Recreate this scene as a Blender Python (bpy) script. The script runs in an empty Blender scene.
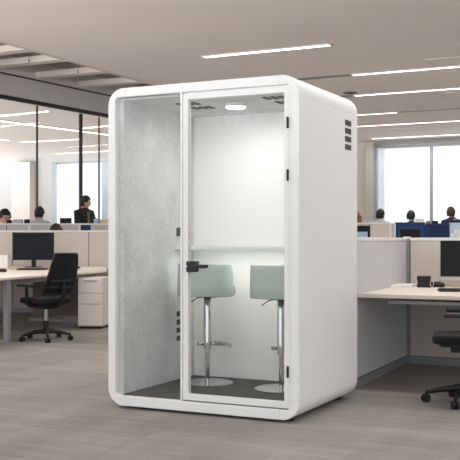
import bpy, bmesh, math, random
from mathutils import Vector, Matrix, noise
random.seed(7)
C = bpy.context.scene.collection
F, HY, CH = 950.0, 240.0, 1.22          # focal length in pixels, horizon row, camera height
PI = math.pi

def ptY(px, Y, z=0.0):                    # point at distance Y seen in image column px
    return Vector(((px-230)*Y/F, Y, z))
def ptz(px, py, z):                       # point at height z seen at a pixel
    Y = (CH-z)*F/(py-HY)
    return Vector(((px-230)*Y/F, Y, z))
def zat(py, Y): return CH + (HY-py)*Y/F

# ------------------------------------------------------------------ materials
def s2l(c):
    c /= 255.0
    return c/12.92 if c <= .04045 else ((c+.055)/1.055)**2.4
def col(r, g, b): return (s2l(r), s2l(g), s2l(b), 1)
def mat(name, rgb, rough=.5, metal=0, var=0.0, scale=20, bump=0.0, stretch=(1,1,1), emit=0, spec=.5, coord='Object'):
    m = bpy.data.materials.new(name); m.use_nodes = True
    nt = m.node_tree; b = nt.nodes['Principled BSDF']
    c = col(*rgb)
    b.inputs['Base Color'].default_value = c
    b.inputs['Roughness'].default_value = rough
    b.inputs['Metallic'].default_value = metal
    b.inputs['Specular IOR Level'].default_value = spec
    if emit:
        b.inputs['Emission Color'].default_value = c
        b.inputs['Emission Strength'].default_value = emit
    if var or bump:
        tc = nt.nodes.new('ShaderNodeTexCoord'); mp = nt.nodes.new('ShaderNodeMapping')
        mp.inputs['Scale'].default_value = stretch
        nz = nt.nodes.new('ShaderNodeTexNoise'); nz.inputs['Scale'].default_value = scale; nz.inputs['Detail'].default_value = 6
        nt.links.new(tc.outputs[coord], mp.inputs[0]); nt.links.new(mp.outputs[0], nz.inputs[0])
        if var:
            r = nt.nodes.new('ShaderNodeMapRange')
            r.inputs[1].default_value = .3; r.inputs[2].default_value = .7
            r.inputs[3].default_value = 1-var; r.inputs[4].default_value = 1+var
            mx = nt.nodes.new('ShaderNodeVectorMath'); mx.operation = 'SCALE'
            mx.inputs[0].default_value = c[:3]
            nt.links.new(nz.outputs[0], r.inputs[0]); nt.links.new(r.outputs[0], mx.inputs['Scale'])
            nt.links.new(mx.outputs[0], b.inputs['Base Color'])
        if bump:
            bp = nt.nodes.new('ShaderNodeBump'); bp.inputs['Strength'].default_value = bump; bp.inputs['Distance'].default_value = .01
            nt.links.new(nz.outputs[0], bp.inputs['Height']); nt.links.new(bp.outputs[0], b.inputs['Normal'])
    return m
def glass_mat(name, tint=(1,1,1), refl=.06):
    m = bpy.data.materials.new(name); m.use_nodes = True
    nt = m.node_tree; nt.nodes.clear()
    o = nt.nodes.new('ShaderNodeOutputMaterial'); t = nt.nodes.new('ShaderNodeBsdfTransparent'); g = nt.nodes.new('ShaderNodeBsdfGlossy')
    t.inputs[0].default_value = (*tint, 1); g.inputs['Roughness'].default_value = .02
    fr = nt.nodes.new('ShaderNodeLayerWeight'); pw = nt.nodes.new('ShaderNodeMath'); pw.operation='POWER'; pw.inputs[1].default_value = 5
    mu = nt.nodes.new('ShaderNodeMath'); mu.operation = 'MULTIPLY_ADD'; mu.inputs[1].default_value = .8; mu.inputs[2].default_value = refl*.5
    mx = nt.nodes.new('ShaderNodeMixShader')
    nt.links.new(fr.outputs['Facing'], pw.inputs[0]); nt.links.new(pw.outputs[0], mu.inputs[0]); nt.links.new(mu.outputs[0], mx.inputs[0])
    nt.links.new(t.outputs[0], mx.inputs[1]); nt.links.new(g.outputs[0], mx.inputs[2]); nt.links.new(mx.outputs[0], o.inputs[0])
    return m

M = dict(
    white=mat('white lacquer', (236,236,234), .42, var=.01, scale=3),
    seam=mat('seam grey', (205,205,202), .6),
    panelwhite=mat('white back board', (250,250,247), .5, var=.01, scale=2),
    black=mat('black metal', (22,22,23), .4),
    blackplastic=mat('black plastic', (14,14,15), .55),
    meshfab=mat('black chair mesh', (15,15,17), .9, var=.25, scale=160, bump=.3),
    blackfab=mat('black seat fabric', (13,13,14), .95, var=.2, scale=120),
    chrome=mat('chrome', (215,215,215), .1, 1),
    alu=mat('grey powder coated metal', (150,152,155), .45, .3),
    sage=mat('sage green leather', (176,190,180), .55, var=.04, scale=60, bump=.05),
    sagepipe=mat('sage piping', (130,152,140), .6),
    vent=mat('dark vent', (128,126,120), .7),
    ventdark=mat('vent louvre', (66,65,61), .7),
    lamp=mat('lamp diffuser', (255,253,248), .5, emit=9),
    strip=mat('linear lamp diffuser', (255,252,246), .5, emit=4.5),
    decal=mat('white frosted decal', (222,227,232), .6),
    carpetdark=mat('dark booth carpet', (84,82,78), .95, var=.28, scale=9, stretch=(9,1,1)),
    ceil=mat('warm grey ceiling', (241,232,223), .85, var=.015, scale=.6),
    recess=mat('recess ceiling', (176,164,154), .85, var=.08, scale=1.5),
    beam=mat('ceiling beam', (228,217,206), .8),
    header=mat('bulkhead grey', (214,212,211), .6, var=.02, scale=1),
    trimlight=mat('light trim', (222,217,213), .6),
    frame=mat('dark window frame', (28,30,33), .4),
    greyframe=mat('grey window frame', (150,155,160), .5),
    wallwhite=mat('white wall', (180,178,175), .8, var=.01, scale=1),
    walltan=mat('tan wall', (210,200,192), .8, var=.015, scale=1),
    curtain=mat('pale blue sheer curtain', (234,241,246), .9, var=.03, scale=6, stretch=(8,8,.1)),
    clothgrey=mat('grey partition cloth', (190,190,191), .9, var=.03, scale=150),
    clothtan=mat('taupe partition cloth', (206,197,190), .9, var=.03, scale=150),
    cap=mat('partition cap', (226,225,222), .5),
    navy=mat('navy partition cloth', (32,62,104), .9, var=.06, scale=80),
    navydark=mat('dark navy cloth', (24,40,72), .9, var=.06, scale=80),
    paleblue=mat('pale blue board', (178,200,222), .8),
    desk=mat('pale birch desktop', (232,219,205), .45, var=.03, scale=5, stretch=(1,8,1)),
    deskedge=mat('pale desk edge', (240,232,222), .5),
    cabinet=mat('warm white cabinet', (218,210,204), .5),
    panelbrown=mat('brown grey metal panel', (112,103,96), .7),
    wallbrown=mat('brown wall panel', (150,140,131), .8),
    screen=mat('monitor screen', (20,25,34), .45, spec=.2),
    screen2=mat('black monitor screen', (24,26,28), .45, spec=.2),
    silver=mat('silver plastic', (186,182,178), .4, .2),
    paper=mat('white paper', (242,240,234), .8),
    manila=mat('manila paper', (216,190,150), .8),
    skin=mat('skin', (205,160,135), .6),
    hairblack=mat('black hair', (20,17,17), .6, var=.3, scale=80),
    hairbrown=mat('brown hair', (62,36,26), .6, var=.3, scale=80),
    hairauburn=mat('auburn hair', (120,74,46), .6, var=.3, scale=60, stretch=(3,3,.4)),
    shirtgrey=mat('grey shirt cloth', (176,180,184), .9, var=.05, scale=40),
    shirttan=mat('cream shirt cloth', (226,205,178), .9, var=.05, scale=40),
    jacket=mat('charcoal jacket cloth', (34,34,35), .9, var=.1, scale=40),
    shirtdark=mat('dark brown shirt cloth', (58,50,46), .9, var=.1, scale=40),
    shirtnavy=mat('navy shirt cloth', (24,38,62), .9, var=.1, scale=40),
    trousers=mat('dark trousers', (40,42,50), .9),
    shoe=mat('black shoe leather', (22,20,20), .5),
    rubber=mat('rubber', (18,18,18), .8),
    ptrim=mat('brown inner shirt', (120,106,98), .9),
)
M['glass'] = glass_mat('clear glass', (1,1,1), .04)
M['glazing'] = glass_mat('office glazing', (.98,.985,.99), .05)

def felt():
    m = mat('grey acoustic felt', (208,210,208), .95, var=.0)
    nt = m.node_tree; b = nt.nodes['Principled BSDF']
    tc = nt.nodes.new('ShaderNodeTexCoord')
    n1 = nt.nodes.new('ShaderNodeTexNoise'); n1.inputs['Scale'].default_value = 4; n1.inputs['Detail'].default_value = 4
    n2 = nt.nodes.new('ShaderNodeTexNoise'); n2.inputs['Scale'].default_value = 45; n2.inputs['Detail'].default_value = 8; n2.inputs['Distortion'].default_value = 1.5
    mx = nt.nodes.new('ShaderNodeMix'); mx.data_type = 'FLOAT'; mx.inputs[0].default_value = .6
    r = nt.nodes.new('ShaderNodeValToRGB')
    r.color_ramp.elements[0].position = .3; r.color_ramp.elements[0].color = col(186,189,187)
    r.color_ramp.elements[1].position = .65; r.color_ramp.elements[1].color = col(226,228,226)
    nt.links.new(tc.outputs['Object'], n1.inputs[0]); nt.links.new(tc.outputs['Object'], n2.inputs[0])
    nt.links.new(n1.outputs[0], mx.inputs[2]); nt.links.new(n2.outputs[0], mx.inputs[3])
    nt.links.new(mx.outputs[0], r.inputs[0]); nt.links.new(r.outputs[0], b.inputs['Base Color'])
    bp = nt.nodes.new('ShaderNodeBump'); bp.inputs['Strength'].default_value = .25; bp.inputs['Distance'].default_value = .01
    nt.links.new(n2.outputs[0], bp.inputs['Height']); nt.links.new(bp.outputs[0], b.inputs['Normal'])
    return m
M['felt'] = felt()
M['curtain'].node_tree.nodes['Principled BSDF'].inputs['Alpha'].default_value = .4

ANG = math.atan2(-.4435, .8963)            # the booth and the room's grid
def floor_mat():
    m = mat('plank carpet', (160,150,142), .9)
    nt = m.node_tree; b = nt.nodes['Principled BSDF']; L = nt.links
    tc = nt.nodes.new('ShaderNodeTexCoord'); mp = nt.nodes.new('ShaderNodeMapping'); mp.inputs['Rotation'].default_value = (0,0,-ANG)
    L.new(tc.outputs['Object'], mp.inputs[0])
    br = nt.nodes.new('ShaderNodeTexBrick'); br.offset = .37
    br.inputs['Scale'].default_value = 1; br.inputs['Brick Width'].default_value = 1.3; br.inputs['Row Height'].default_value = .25
    br.inputs['Mortar Size'].default_value = .004; br.inputs['Mortar Smooth'].default_value = .6
    br.inputs['Color1'].default_value = (.88,.88,.88,1); br.inputs['Color2'].default_value = (1.08,1.08,1.08,1); br.inputs['Mortar'].default_value = (.78,.78,.78,1)
    L.new(mp.outputs[0], br.inputs[0])
    st = nt.nodes.new('ShaderNodeMapping'); st.inputs['Scale'].default_value = (.7, 6, 1); L.new(mp.outputs[0], st.inputs[0])
    n = nt.nodes.new('ShaderNodeTexNoise'); n.inputs['Scale'].default_value = 2.2; n.inputs['Detail'].default_value = 9; n.inputs['Roughness'].default_value = .65
    L.new(st.outputs[0], n.inputs[0])
    g = nt.nodes.new('ShaderNodeTexNoise'); g.inputs['Scale'].default_value = 60; g.inputs['Detail'].default_value = 3
    L.new(mp.outputs[0], g.inputs[0])
    r = nt.nodes.new('ShaderNodeMapRange'); r.inputs[1].default_value=.3; r.inputs[2].default_value=.7; r.inputs[3].default_value=.84; r.inputs[4].default_value=1.14
    L.new(n.outputs[0], r.inputs[0])
    r2 = nt.nodes.new('ShaderNodeMapRange'); r2.inputs[1].default_value=.3; r2.inputs[2].default_value=.7; r2.inputs[3].default_value=.88; r2.inputs[4].default_value=1.12
    L.new(g.outputs[0], r2.inputs[0])
    st2 = nt.nodes.new('ShaderNodeMapping'); st2.inputs['Scale'].default_value = (2.6,.45,1); st2.inputs['Rotation'].default_value=(0,0,.3); L.new(mp.outputs[0], st2.inputs[0])
    n3 = nt.nodes.new('ShaderNodeTexNoise'); n3.inputs['Scale'].default_value = .8; n3.inputs['Detail'].default_value = 5; L.new(st2.outputs[0], n3.inputs[0])
    r3 = nt.nodes.new('ShaderNodeMapRange'); r3.inputs[1].default_value=.35; r3.inputs[2].default_value=.65; r3.inputs[3].default_value=.88; r3.inputs[4].default_value=1.14
    L.new(n3.outputs[0], r3.inputs[0])
    m0 = nt.nodes.new('ShaderNodeMath'); m0.operation='MULTIPLY'; L.new(r.outputs[0], m0.inputs[0]); L.new(r3.outputs[0], m0.inputs[1]); r=m0
    m1 = nt.nodes.new('ShaderNodeMath'); m1.operation='MULTIPLY'; L.new(r.outputs[0], m1.inputs[0]); L.new(r2.outputs[0], m1.inputs[1])
    v = nt.nodes.new('ShaderNodeVectorMath'); v.operation='SCALE'; L.new(br.outputs[0], v.inputs[0]); L.new(m1.outputs[0], v.inputs['Scale'])
    v2 = nt.nodes.new('ShaderNodeVectorMath'); v2.operation='MULTIPLY'; v2.inputs[1].default_value = col(140,133,127)[:3]
    L.new(v.outputs[0], v2.inputs[0]); L.new(v2.outputs[0], b.inputs['Base Color'])
    return m
M['floor'] = floor_mat()

# ------------------------------------------------------------------ mesh builder
class B:
    def __init__(s, fr=None): s.bm = bmesh.new(); s.fr = fr or Matrix()
    def _add(s, vs, fs, xf=None):
        T = s.fr @ xf if xf is not None else s.fr
        bv = [s.bm.verts.new(T @ Vector(v)) for v in vs]
        for f in fs:
            try: s.bm.faces.new([bv[i] for i in f])
            except ValueError: pass
        return s
    def box(s, x0, x1, y0, y1, z0, z1, xf=None):
        vs = [(x,y,z) for z in (z0,z1) for y in (y0,y1) for x in (x0,x1)]
        return s._add(vs, [(0,2,3,1),(4,5,7,6),(0,1,5,4),(1,3,7,5),(3,2,6,7),(2,0,4,6)], xf)
    def prism(s, poly, z0, z1, xf=None):
        n = len(poly)
        vs = [(x,y,z0) for x,y in poly] + [(x,y,z1) for x,y in poly]
        return s._add(vs, [tuple(range(n-1,-1,-1)), tuple(range(n,2*n))] + [(i,(i+1)%n,(i+1)%n+n,i+n) for i in range(n)], xf)
    def tube(s, path, r, n=12, xf=None, closed=False):
        path = [Vector(p) for p in path]; rs = r if isinstance(r,(list,tuple)) else [r]*len(path)
        vs=[]; up=None; N=len(path)
        for i,p in enumerate(path):
            if closed: d = path[(i+1)%N]-path[i-1]
            else: d = path[min(i+1,N-1)]-path[max(i-1,0)]
            d.normalize()
            if up is None:
                up = Vector((0,0,1)) if abs(d.z)<.9 else Vector((1,0,0))
            a = d.cross(up).normalized(); b = a.cross(d).normalized(); up = b
            for k in range(n):
                t = 2*PI*k/n; vs.append(p + (a*math.cos(t)+b*math.sin(t))*rs[i])
        fs=[]
        for i in range(N if closed else N-1):
            j=(i+1)%N
            for k in range(n):
                fs.append((i*n+k, i*n+(k+1)%n, j*n+(k+1)%n, j*n+k))
        if not closed: fs += [tuple(range(n-1,-1,-1)), tuple((N-1)*n+k for k in range(n))]
        return s._add(vs, fs, xf)
    def lathe(s, prof, c=(0,0,0), n=32, xf=None):     # prof: (r,z), closed by caps
        vs=[]; fs=[]
        for r,z in prof:
            for k in range(n):
                t=2*PI*k/n; vs.append((c[0]+r*math.cos(t), c[1]+r*math.sin(t), c[2]+z))
        for i in range(len(prof)-1):
            for k in range(n): fs.append((i*n+k, i*n+(k+1)%n, (i+1)*n+(k+1)%n, (i+1)*n+k))
        fs += [tuple(range(n-1,-1,-1)), tuple((len(prof)-1)*n+k for k in range(n))]
        return s._add(vs, fs, xf)
    def ball(s, c, r, n=16, xf=None):
        rx,ry,rz = r if isinstance(r,(tuple,list)) else (r,r,r)
        vs=[(c[0],c[1],c[2]-rz)]; m=n//2
        for i in range(1,m):
            a=-PI/2+PI*i/m
            for k in range(n):
                t=2*PI*k/n; vs.append((c[0]+rx*math.cos(a)*math.cos(t), c[1]+ry*math.cos(a)*math.sin(t), c[2]+rz*math.sin(a)))
        vs.append((c[0],c[1],c[2]+rz)); top=len(vs)-1; fs=[]
        for k in range(n):
            fs.append((0,1+(k+1)%n,1+k)); fs.append((top, top-n+k, top-n+(k+1)%n))
            for i in range(m-2):
                a=1+i*n; fs.append((a+k,a+(k+1)%n,a+n+(k+1)%n,a+n+k))
        return s._add(vs, fs, xf)
    def build(s, name, m, parent=None, bevel=0, seg=3, ang=40, smooth=True, sub=0):
        me = bpy.data.meshes.new(name)
        bmesh.ops.recalc_face_normals(s.bm, faces=s.bm.faces)
        s.bm.to_mesh(me); s.bm.free()
        me.materials.append(M[m] if isinstance(m,str) else m)
        if smooth:
            for p in me.polygons: p.use_smooth = True
            me.set_sharp_from_angle(angle=math.radians(ang))
        o = bpy.data.objects.new(name, me); C.objects.link(o)
        if parent: o.parent = parent
        if bevel:
            b = o.modifiers.new('bevel','BEVEL'); b.width=bevel; b.segments=seg; b.limit_method='ANGLE'; b.angle_limit=math.radians(35); b.harden_normals=False
        if sub:
            q = o.modifiers.new('sub','SUBSURF'); q.levels=sub; q.render_levels=sub
        return o
def tag(o, label, cat, group=None, kind=None):
    if label: o['label']=label
    if cat: o['category']=cat
    if group: o['group']=group
    if kind: o['kind']=kind
    return o
def struct(o, label=None):
    o['kind']='structure'
    if label: o['label']=label
    return o
def thing(name, label, cat, loc=(0,0,0), rz=0, group=None):
    e = bpy.data.objects.new(name, None); C.objects.link(e); e.empty_display_size=.1
    e.location=loc; e.rotation_euler=(0,0,rz); return tag(e,label,cat,group)
def copy_tree(o, parent=None):
    c=o.copy(); C.objects.link(c)
    if parent: c.parent=parent
    for ch in list(o.children): copy_tree(ch, c)
    return c
def rrect(x0,x1,z0,z1,r,n=10):
    pts=[]
    for cx,cz,a0 in ((x1-r,z0+r,-PI/2),(x1-r,z1-r,0),(x0+r,z1-r,PI/2),(x0+r,z0+r,PI)):
        for i in range(n+1):
            a=a0+PI/2*i/n; pts.append((cx+r*math.cos(a), cz+r*math.sin(a)))
    return pts

# ------------------------------------------------------------------ room frame
U = Vector((.8963,-.4435,0)); V = Vector((.4435,.8963,0))
def frame(o, rz=ANG): return Matrix.Translation(o) @ Matrix.Rotation(rz,4,'Z')
RD = .34
STRIP_W = 14.0
HC = 4.60                                   # ceiling height
H0 = (HC-CH)*F
# far window wall plane: through image column 372 at 32.6 m
W0 = ptY(372, 32.6)
WF = frame(W0)
def wx(px):                                 # position along the window wall for an image column
    k=(px-230)/F                            # (W0.x+.8963a) = k (W0.y-.4435a)
    return (k*W0.y-W0.x)/(.8963+.4435*k)
def wz(px,py):
    a=wx(px); Y=W0.y-.4435*a; return zat(py,Y)

def yw0(x): return (x, W0.y-.4435/.8963*(x-W0.x)+.3)
# floor, raised floor
struct(B().prism([(-14,-4),(13,-4),yw0(13),yw0(-14)],-.2,0).build('floor','floor'))
struct(B().box(-9,12,17.25,31,0,.35).build('floor','floor'), 'raised floor section behind the desk partitions')

# ceiling: main slab right of the recess edge, slab left beyond the glazed wall, recess between
GL0 = ptY(0,19.0); GL1 = ptY(108, 22.0); GD=(GL1-GL0).normalized()
def glx(t): return GL0+GD*t
R0 = ptz(2,43,HC); R0.z=0
def rline(t): return R0+V*t
a=rline(-16.3)
rzG=math.atan2(GD.y,GD.x); GF=frame(GL0,rzG)
def gpos(px):
    k=(px-230)/F; return (k*GL0.y-GL0.x)/(GD.x-k*GD.y)
def yw(x): return (x, W0.y-.4435/.8963*(x-W0.x)+.3)
GE=gpos(150); ge=glx(GE); g0=glx(-14)
re=rline((ge.y-R0.y)/V.y)
struct(B().prism([(a.x,a.y),(24,a.y),yw(24),yw(ge.x),(ge.x,ge.y),(re.x,re.y)],HC,HC+.25).build('ceiling','ceil'))
struct(B().prism([(g0.x,g0.y),(ge.x,ge.y),yw(ge.x),yw(-30),(-30,g0.y)],HC,HC+.25).build('ceiling','ceil'),'ceiling of the room behind the glass wall')
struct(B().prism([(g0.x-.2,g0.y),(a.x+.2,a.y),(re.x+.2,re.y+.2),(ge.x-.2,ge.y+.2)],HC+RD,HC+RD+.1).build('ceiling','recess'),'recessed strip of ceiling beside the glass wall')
RF=frame(R0)
struct(B(RF).box(-.0,.10,-16,(re-R0).dot(V),HC-.004,HC+RD).build('trim_1','beam'),'edge of the recessed ceiling strip')
# beams across the recess (run along the booth's front direction)
for i,(px,py) in enumerate(((0,65),(35,77),(72,86.5),(-12,53))):
    p=ptz(px,py,HC+.04)
    a_=(p-R0).dot(V)
    w=rline(a_)
    # length to the glazed wall along -U
    n=Vector((-GD.y,GD.x,0)); k=(GL0-w).dot(n)/(-U).dot(n)
    tag(B(frame(w)).box(-k,0,-.12,.12,HC+.0,HC+.12).build('ceiling_beam','beam'),
        ['pale ceiling beam crossing the recess, meeting the bulkhead at the left picture edge','pale ceiling beam crossing the recess, second nearest in view','pale ceiling beam crossing the recess just left of the booth top','pale ceiling beam crossing the recess at the top left corner'][i],'beam','beams across the ceiling recess')
for i,(px,py) in enumerate(((50,80),(88,89))):
    p=ptz(px,py,HC+RD-.08)
    tag(B(frame(p)).box(-.35,.35,-.16,.16,-.02,.08).build('ceiling_duct','ventdark',bevel=.02),['small dark air duct in the ceiling recess, nearer one','small dark air duct in the ceiling recess nearest the booth top'][i],'duct')  # dark boxes added to give the darker holes of the recess
for i,(px,py,) in enumerate(((29,61.5),(78,72))):
    p=ptz(px,py,HC+.0)
    tag(B(Matrix.Translation(p)).tube([(0,0,0),(0,0,RD)],.006,8).lathe([(.01,-.02),(.02,0),(.01,.02)],n=12).build('sprinkler','vent'),['thin sprinkler pipe hanging in the recess at far left','thin sprinkler pipe hanging in the recess near the booth'][i],'sprinkler')

# linear lamps: (px0,py0, px1 or length), parallel to U
LBL=['recessed linear ceiling lamp above the booth, the highest in the picture','linear ceiling lamp at right, nearest row to the camera','linear ceiling lamp at right, second row from the camera','short linear ceiling lamp at right ending in a thin dark track','linear ceiling lamp at right, fourth row, running out of frame','linear ceiling lamp at right closest to the window wall']
def strip_light(t,L,w):
    far=1.5 if (t.location.y>18 and t.location.x<0) else 1.0
    l=bpy.data.lights.new('lamp_light','AREA'); l.shape='RECTANGLE'; l.size=L; l.size_y=w; l.energy=STRIP_W*L*far; l.color=(1,1,1)
    o=bpy.data.objects.new('lamp_light',l); C.objects.link(o); o.parent=t; o.location=(L/2,0,-.03)
def lamp_strip(px,py,L,label,w=.11,dark=0,grp='linear ceiling lamps of the main ceiling'):
    p=ptz(px,py,HC); t=thing('linear_lamp',label,'ceiling light',(p.x,p.y,HC),ANG,grp)
    B().box(0,L,-w/2,w/2,-.014,-.002).build('diffuser','strip',t)
    strip_light(t,L,w)
    f=B(); f.box(-.02,L+.02,-w/2-.02,-w/2,-.02,.0); f.box(-.02,L+.02,w/2,w/2+.02,-.02,0)
    f.box(-.04,0,-w/2,w/2,-.02,0); f.box(L,L+.04,-w/2,w/2,-.02,0); f.build('rim','trimlight',t)
    if dark<0: B().box(dark,-.04,-.08,.08,-.015,.0).build('air_slot','vent',t)
    if dark>0: B().box(L+.04,L+dark,-.03,.03,-.012,.0).build('track','vent',t)
def ulen(px0,py0,px1):
    p=ptz(px0,py0,HC); k=(px1-230)/F
    return (k*p.y-p.x)/(.8963+.4435*k)
lamp_strip(204,56.5,ulen(204,56.5,330),LBL[0],.13)
lamp_strip(353,74.5,5.5,LBL[1],.13,dark=-1.6)
lamp_strip(355,95.2,6.5,LBL[2],.13,dark=-.35)
lamp_strip(340,115.6,ulen(340,115.6,397),LBL[3],.11,dark=4)
lamp_strip(340,127,8,LBL[4],.13)
lamp_strip(372,138.3,7.5,LBL[5],.13)
# the same rows continue over and behind the camera
for yy in (8.5,12.5):
    for x0 in (-6.5,.5):
        w_=Vector((x0,yy,0)); t=thing('linear_lamp','linear ceiling lamp in a row nearer than the picture shows','ceiling light',(x0,yy,HC),ANG,'linear ceiling lamps above the front of the room')
        B().box(0,5.5,-.065,.065,-.014,-.002).build('diffuser','strip',t); strip_light(t,5.5,.13)
# lamps behind the glass wall
def lamp_seg(p0,p1,label,w=.12):
    d=(p1-p0); rz=math.atan2(d.y,d.x); L=d.length
    t=thing('linear_lamp',label,'ceiling light',(p0.x,p0.y,HC),rz,'linear lamps behind the glass wall')
    B().box(0,L,-w/2,w/2,-.014,-.002).build('diffuser','strip',t)
    strip_light(t,L,w)
    f=B(); f.box(-.02,L+.02,-w/2-.02,-w/2,-.02,0); f.box(-.02,L+.02,w/2,w/2+.02,-.02,0); f.build('rim','trimlight',t)
lamp_seg(ptz(-30,116.5,HC),ptz(109,134.5,HC),'long bright linear lamp behind the glass wall running towards the window',.22)
lamp_seg(ptz(-25,118,HC),ptz(47,111,HC),'short linear lamp behind the glass wall ending before the first mullion',.13)
lamp_seg(ptz(82,128,HC),ptz(112,125,HC),'linear lamp behind the glass wall between the booth and the thick mullion',.14)
lamp_seg(ptz(21,142,HC),ptz(80,138.8,HC),'linear lamp behind the glass wall farther back, between the mullions',.16)
lamp_seg(ptz(-10,138,HC),ptz(10,140,HC),'short far linear lamp behind the glass wall at the left picture edge',.16)
lamp_seg(ptz(56,153.5,HC),ptz(110,150.5,HC),'faint linear lamp directly in front of the far left window',.14)

# ceiling fittings at right
def ceiling_panel(px,py,w,d,label):
    p=ptz(px,py,HC); t=thing('ceiling_hatch',label,'ceiling hatch',(p.x,p.y,HC),ANG,'square hatches in the ceiling')
    B().box(.03,w-.03,.03-d,-.03,-.006,.002).build('panel','ceil',t)
    f=B(); f.box(0,w,-.03,0,-.012,.0); f.box(0,w,-d,-d+.03,-.012,0); f.box(0,.03,-d+.03,-.03,-.012,0); f.box(w-.03,w,-d+.03,-.03,-.012,0)
    f.build('rim','trimlight',t)
ceiling_panel(444,72.2,1.6,-1.5+3.0,'square outlined ceiling hatch between the two nearest right lamps')
ceiling_panel(448,98.5,1.5,.9,'outlined ceiling hatch between the second and third rows of lamps')
ceiling_panel(400,131.5,1.6,.9,'outlined ceiling hatch in front of the lamp nearest the window wall')
p=ptz(350,92.6,HC)
t=thing('ceiling_vent','small oval dark ceiling vent above the booth rear corner','vent',(p.x,p.y,HC),ANG)
B().lathe([(.16,-.012),(.16,.0),(.0,.0)]).build('rim','vent',t); B().lathe([(.11,-.02),(.11,-.010),(.0,-.01)]).build('grille','ventdark',t)

struct(B().box(9.5,9.7,8.5,29.9,0,HC).build('wall_right','wallbrown'))  # unseen wall, added to hold back light from the right
# glazed wall at left: header and frames
zt=zat(97,19.0)
struct(B(GF).box(-14,GE,-.05,.12,zt+.05,HC+RD).build('wall_left','header',bevel=.01),'grey bulkhead above the glass wall')
struct(B(GF).box(-14,GE,-.10,-.05,HC-.03,HC+.07).build('trim_2','trimlight'))
struct(B(GF).box(-14,GE,-.07,-.05,HC-.06,HC-.03).build('trim_3','frame'))
w1=B(GF).box(-14,GE,-.04,.04,zt-.03,zt+.05).box(-14,GE,-.04,.04,0,.12).build('window_1','frame'); struct(w1,'glass wall frame at left')
for px,w in ((-60,.03),(37,.03),(80.7,.09),(99,.02),(149,.03)):
    q=gpos(px); o=B(GF).box(q-w/2,q+w/2,-.018,.018,.12,zt-.05).build('mullion','frame'); o.parent=w1
o=B(GF).box(-14,GE,-.006,.006,.12,zt-.05).build('pane','glazing'); o.parent=w1

# far window wall
zr=wz(375,146.6)
xs={k:wx(k) for k in (-120,17,35,52,108,375,520)}
def wwall(name,x0,x1,z0,z1,m,y0=0,y1=.3): return struct(B(WF).box(x0,x1,y0,y1,z0,z1).build(name,m))
wwall('wall_back',wx(-150),xs[52],0,HC,'wallwhite')
wwall('wall_back',wx(112),wx(375),0,HC,'walltan')
wwall('wall_back',wx(375),wx(560),zr,HC,'wallwhite')
wwall('wall_back',xs[52],wx(112),wz(60,162),HC,'wallwhite')
wwall('wall_back',xs[52],wx(112),0,1.0,'wallwhite')
wwall('wall_back',wx(375),wx(560),0,1.0,'wallwhite')
wwall('wall_back',wx(560),wx(640),0,HC,'walltan')
wwall('trim_4',wx(17),wx(35),0,wz(26,163),'walltan',-.35,0)
wwall('trim_5',wx(368.3),wx(375.2),0,HC-.1,'wallwhite',-.3,0)
wwall('trim_6',wx(372),wx(560),zr+.05,HC-.12,'wallwhite',-.12,0)
def window(name,x0,x1,z0,z1,mulls,lab):
    w=B(WF).box(x0,x1,.02,.1,z1-.08,z1).box(x0,x1,.02,.1,z0,z0+.08).box(x0,x0+.08,.02,.1,z0,z1).box(x1-.08,x1,.02,.1,z0,z1).build(name,'greyframe')
    struct(w,lab)
    for m_ in mulls: B(WF).box(m_-.045,m_+.045,.0,.12,z0+.08,z1-.08).build('mullion','greyframe',w)
    B(WF).box(x0+.08,x1-.08,.055,.062,z0+.08,z1-.08).build('pane','glass',w)
window('window_2',wx(375.2),wx(560),1.0,zr,[wx(431),wx(487)],'bright window at right behind the partitions')
window('window_3',xs[52],wx(112),1.0,wz(60,162),[wx(104)],'bright window seen through the glass wall')
def curtain(x0,x1,z0,z1,label):
    b=B(WF); n=40; pts=[]
    for i in range(n+1):
        x=x0+(x1-x0)*i/n; pts.append((x,-.09+.03*math.sin(i*1.9)))
    poly=pts+[(x,y+.008) for x,y in reversed(pts)]
    b.prism(poly,z0,z1); tag(b.build('curtain','curtain'),label,'curtain','pale blue sheer curtains at the windows')
curtain(wx(376),wx(385.5),.4,zr-.05,'pale blue sheer curtain at the left end of the right window')
curtain(wx(53),wx(58),.4,wz(60,162)-.05,'narrow pale curtain seen through the glass wall, left of the window')
curtain(wx(103),wx(109.5),.4,wz(60,162)-.05,'pale curtain seen through the glass wall, close to the booth')

# ------------------------------------------------------------------ the booth
W,D,ZB,ZT=1.5,1.19,.02,2.32
Cc=Vector((.4554,6.27,0)); L0=Cc-U*W
pod=thing('office_booth','white rounded office booth with glass front, two bar stools inside','booth',L0,ANG)
def ring(outer,inner,y0,y1):
    b=B(); n=len(outer)
    vs=[(x,y0,z) for x,z in outer]+[(x,y0,z) for x,z in inner]+[(x,y1,z) for x,z in outer]+[(x,y1,z) for x,z in inner]
    fs=[]
    for i in range(n):
        j=(i+1)%n
        fs+=[(i,j,n+j,n+i),(2*n+j,2*n+i,3*n+i,3*n+j),(j,i,2*n+i,2*n+j),(n+i,n+j,3*n+j,3*n+i)]
    return b._add(vs,fs)
ring(rrect(0,W,ZB,ZT,.125,14),rrect(.06,1.44,.09,2.255,.03,14),0,D).build('shell','white',pod,bevel=.004,seg=2,ang=30)
# fine seams of the corner blocks (grooves on the face and flanks)
def seam(*a): B().box(*a).build('panel_seam','seam',pod,smooth=False)
for z in (.155,2.18):
    seam(-.0006,.06,-.0006,.001,z,z+.002); seam(1.43,W+.0006,-.0006,.001,z,z+.002); seam(W-.001,W+.0006,.002,D,z,z+.0025)
for x in (.145,1.36):
    seam(x,x+.002,-.0006,.001,ZB,.09); seam(x,x+.002,-.0006,.001,2.255,ZT)
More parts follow.
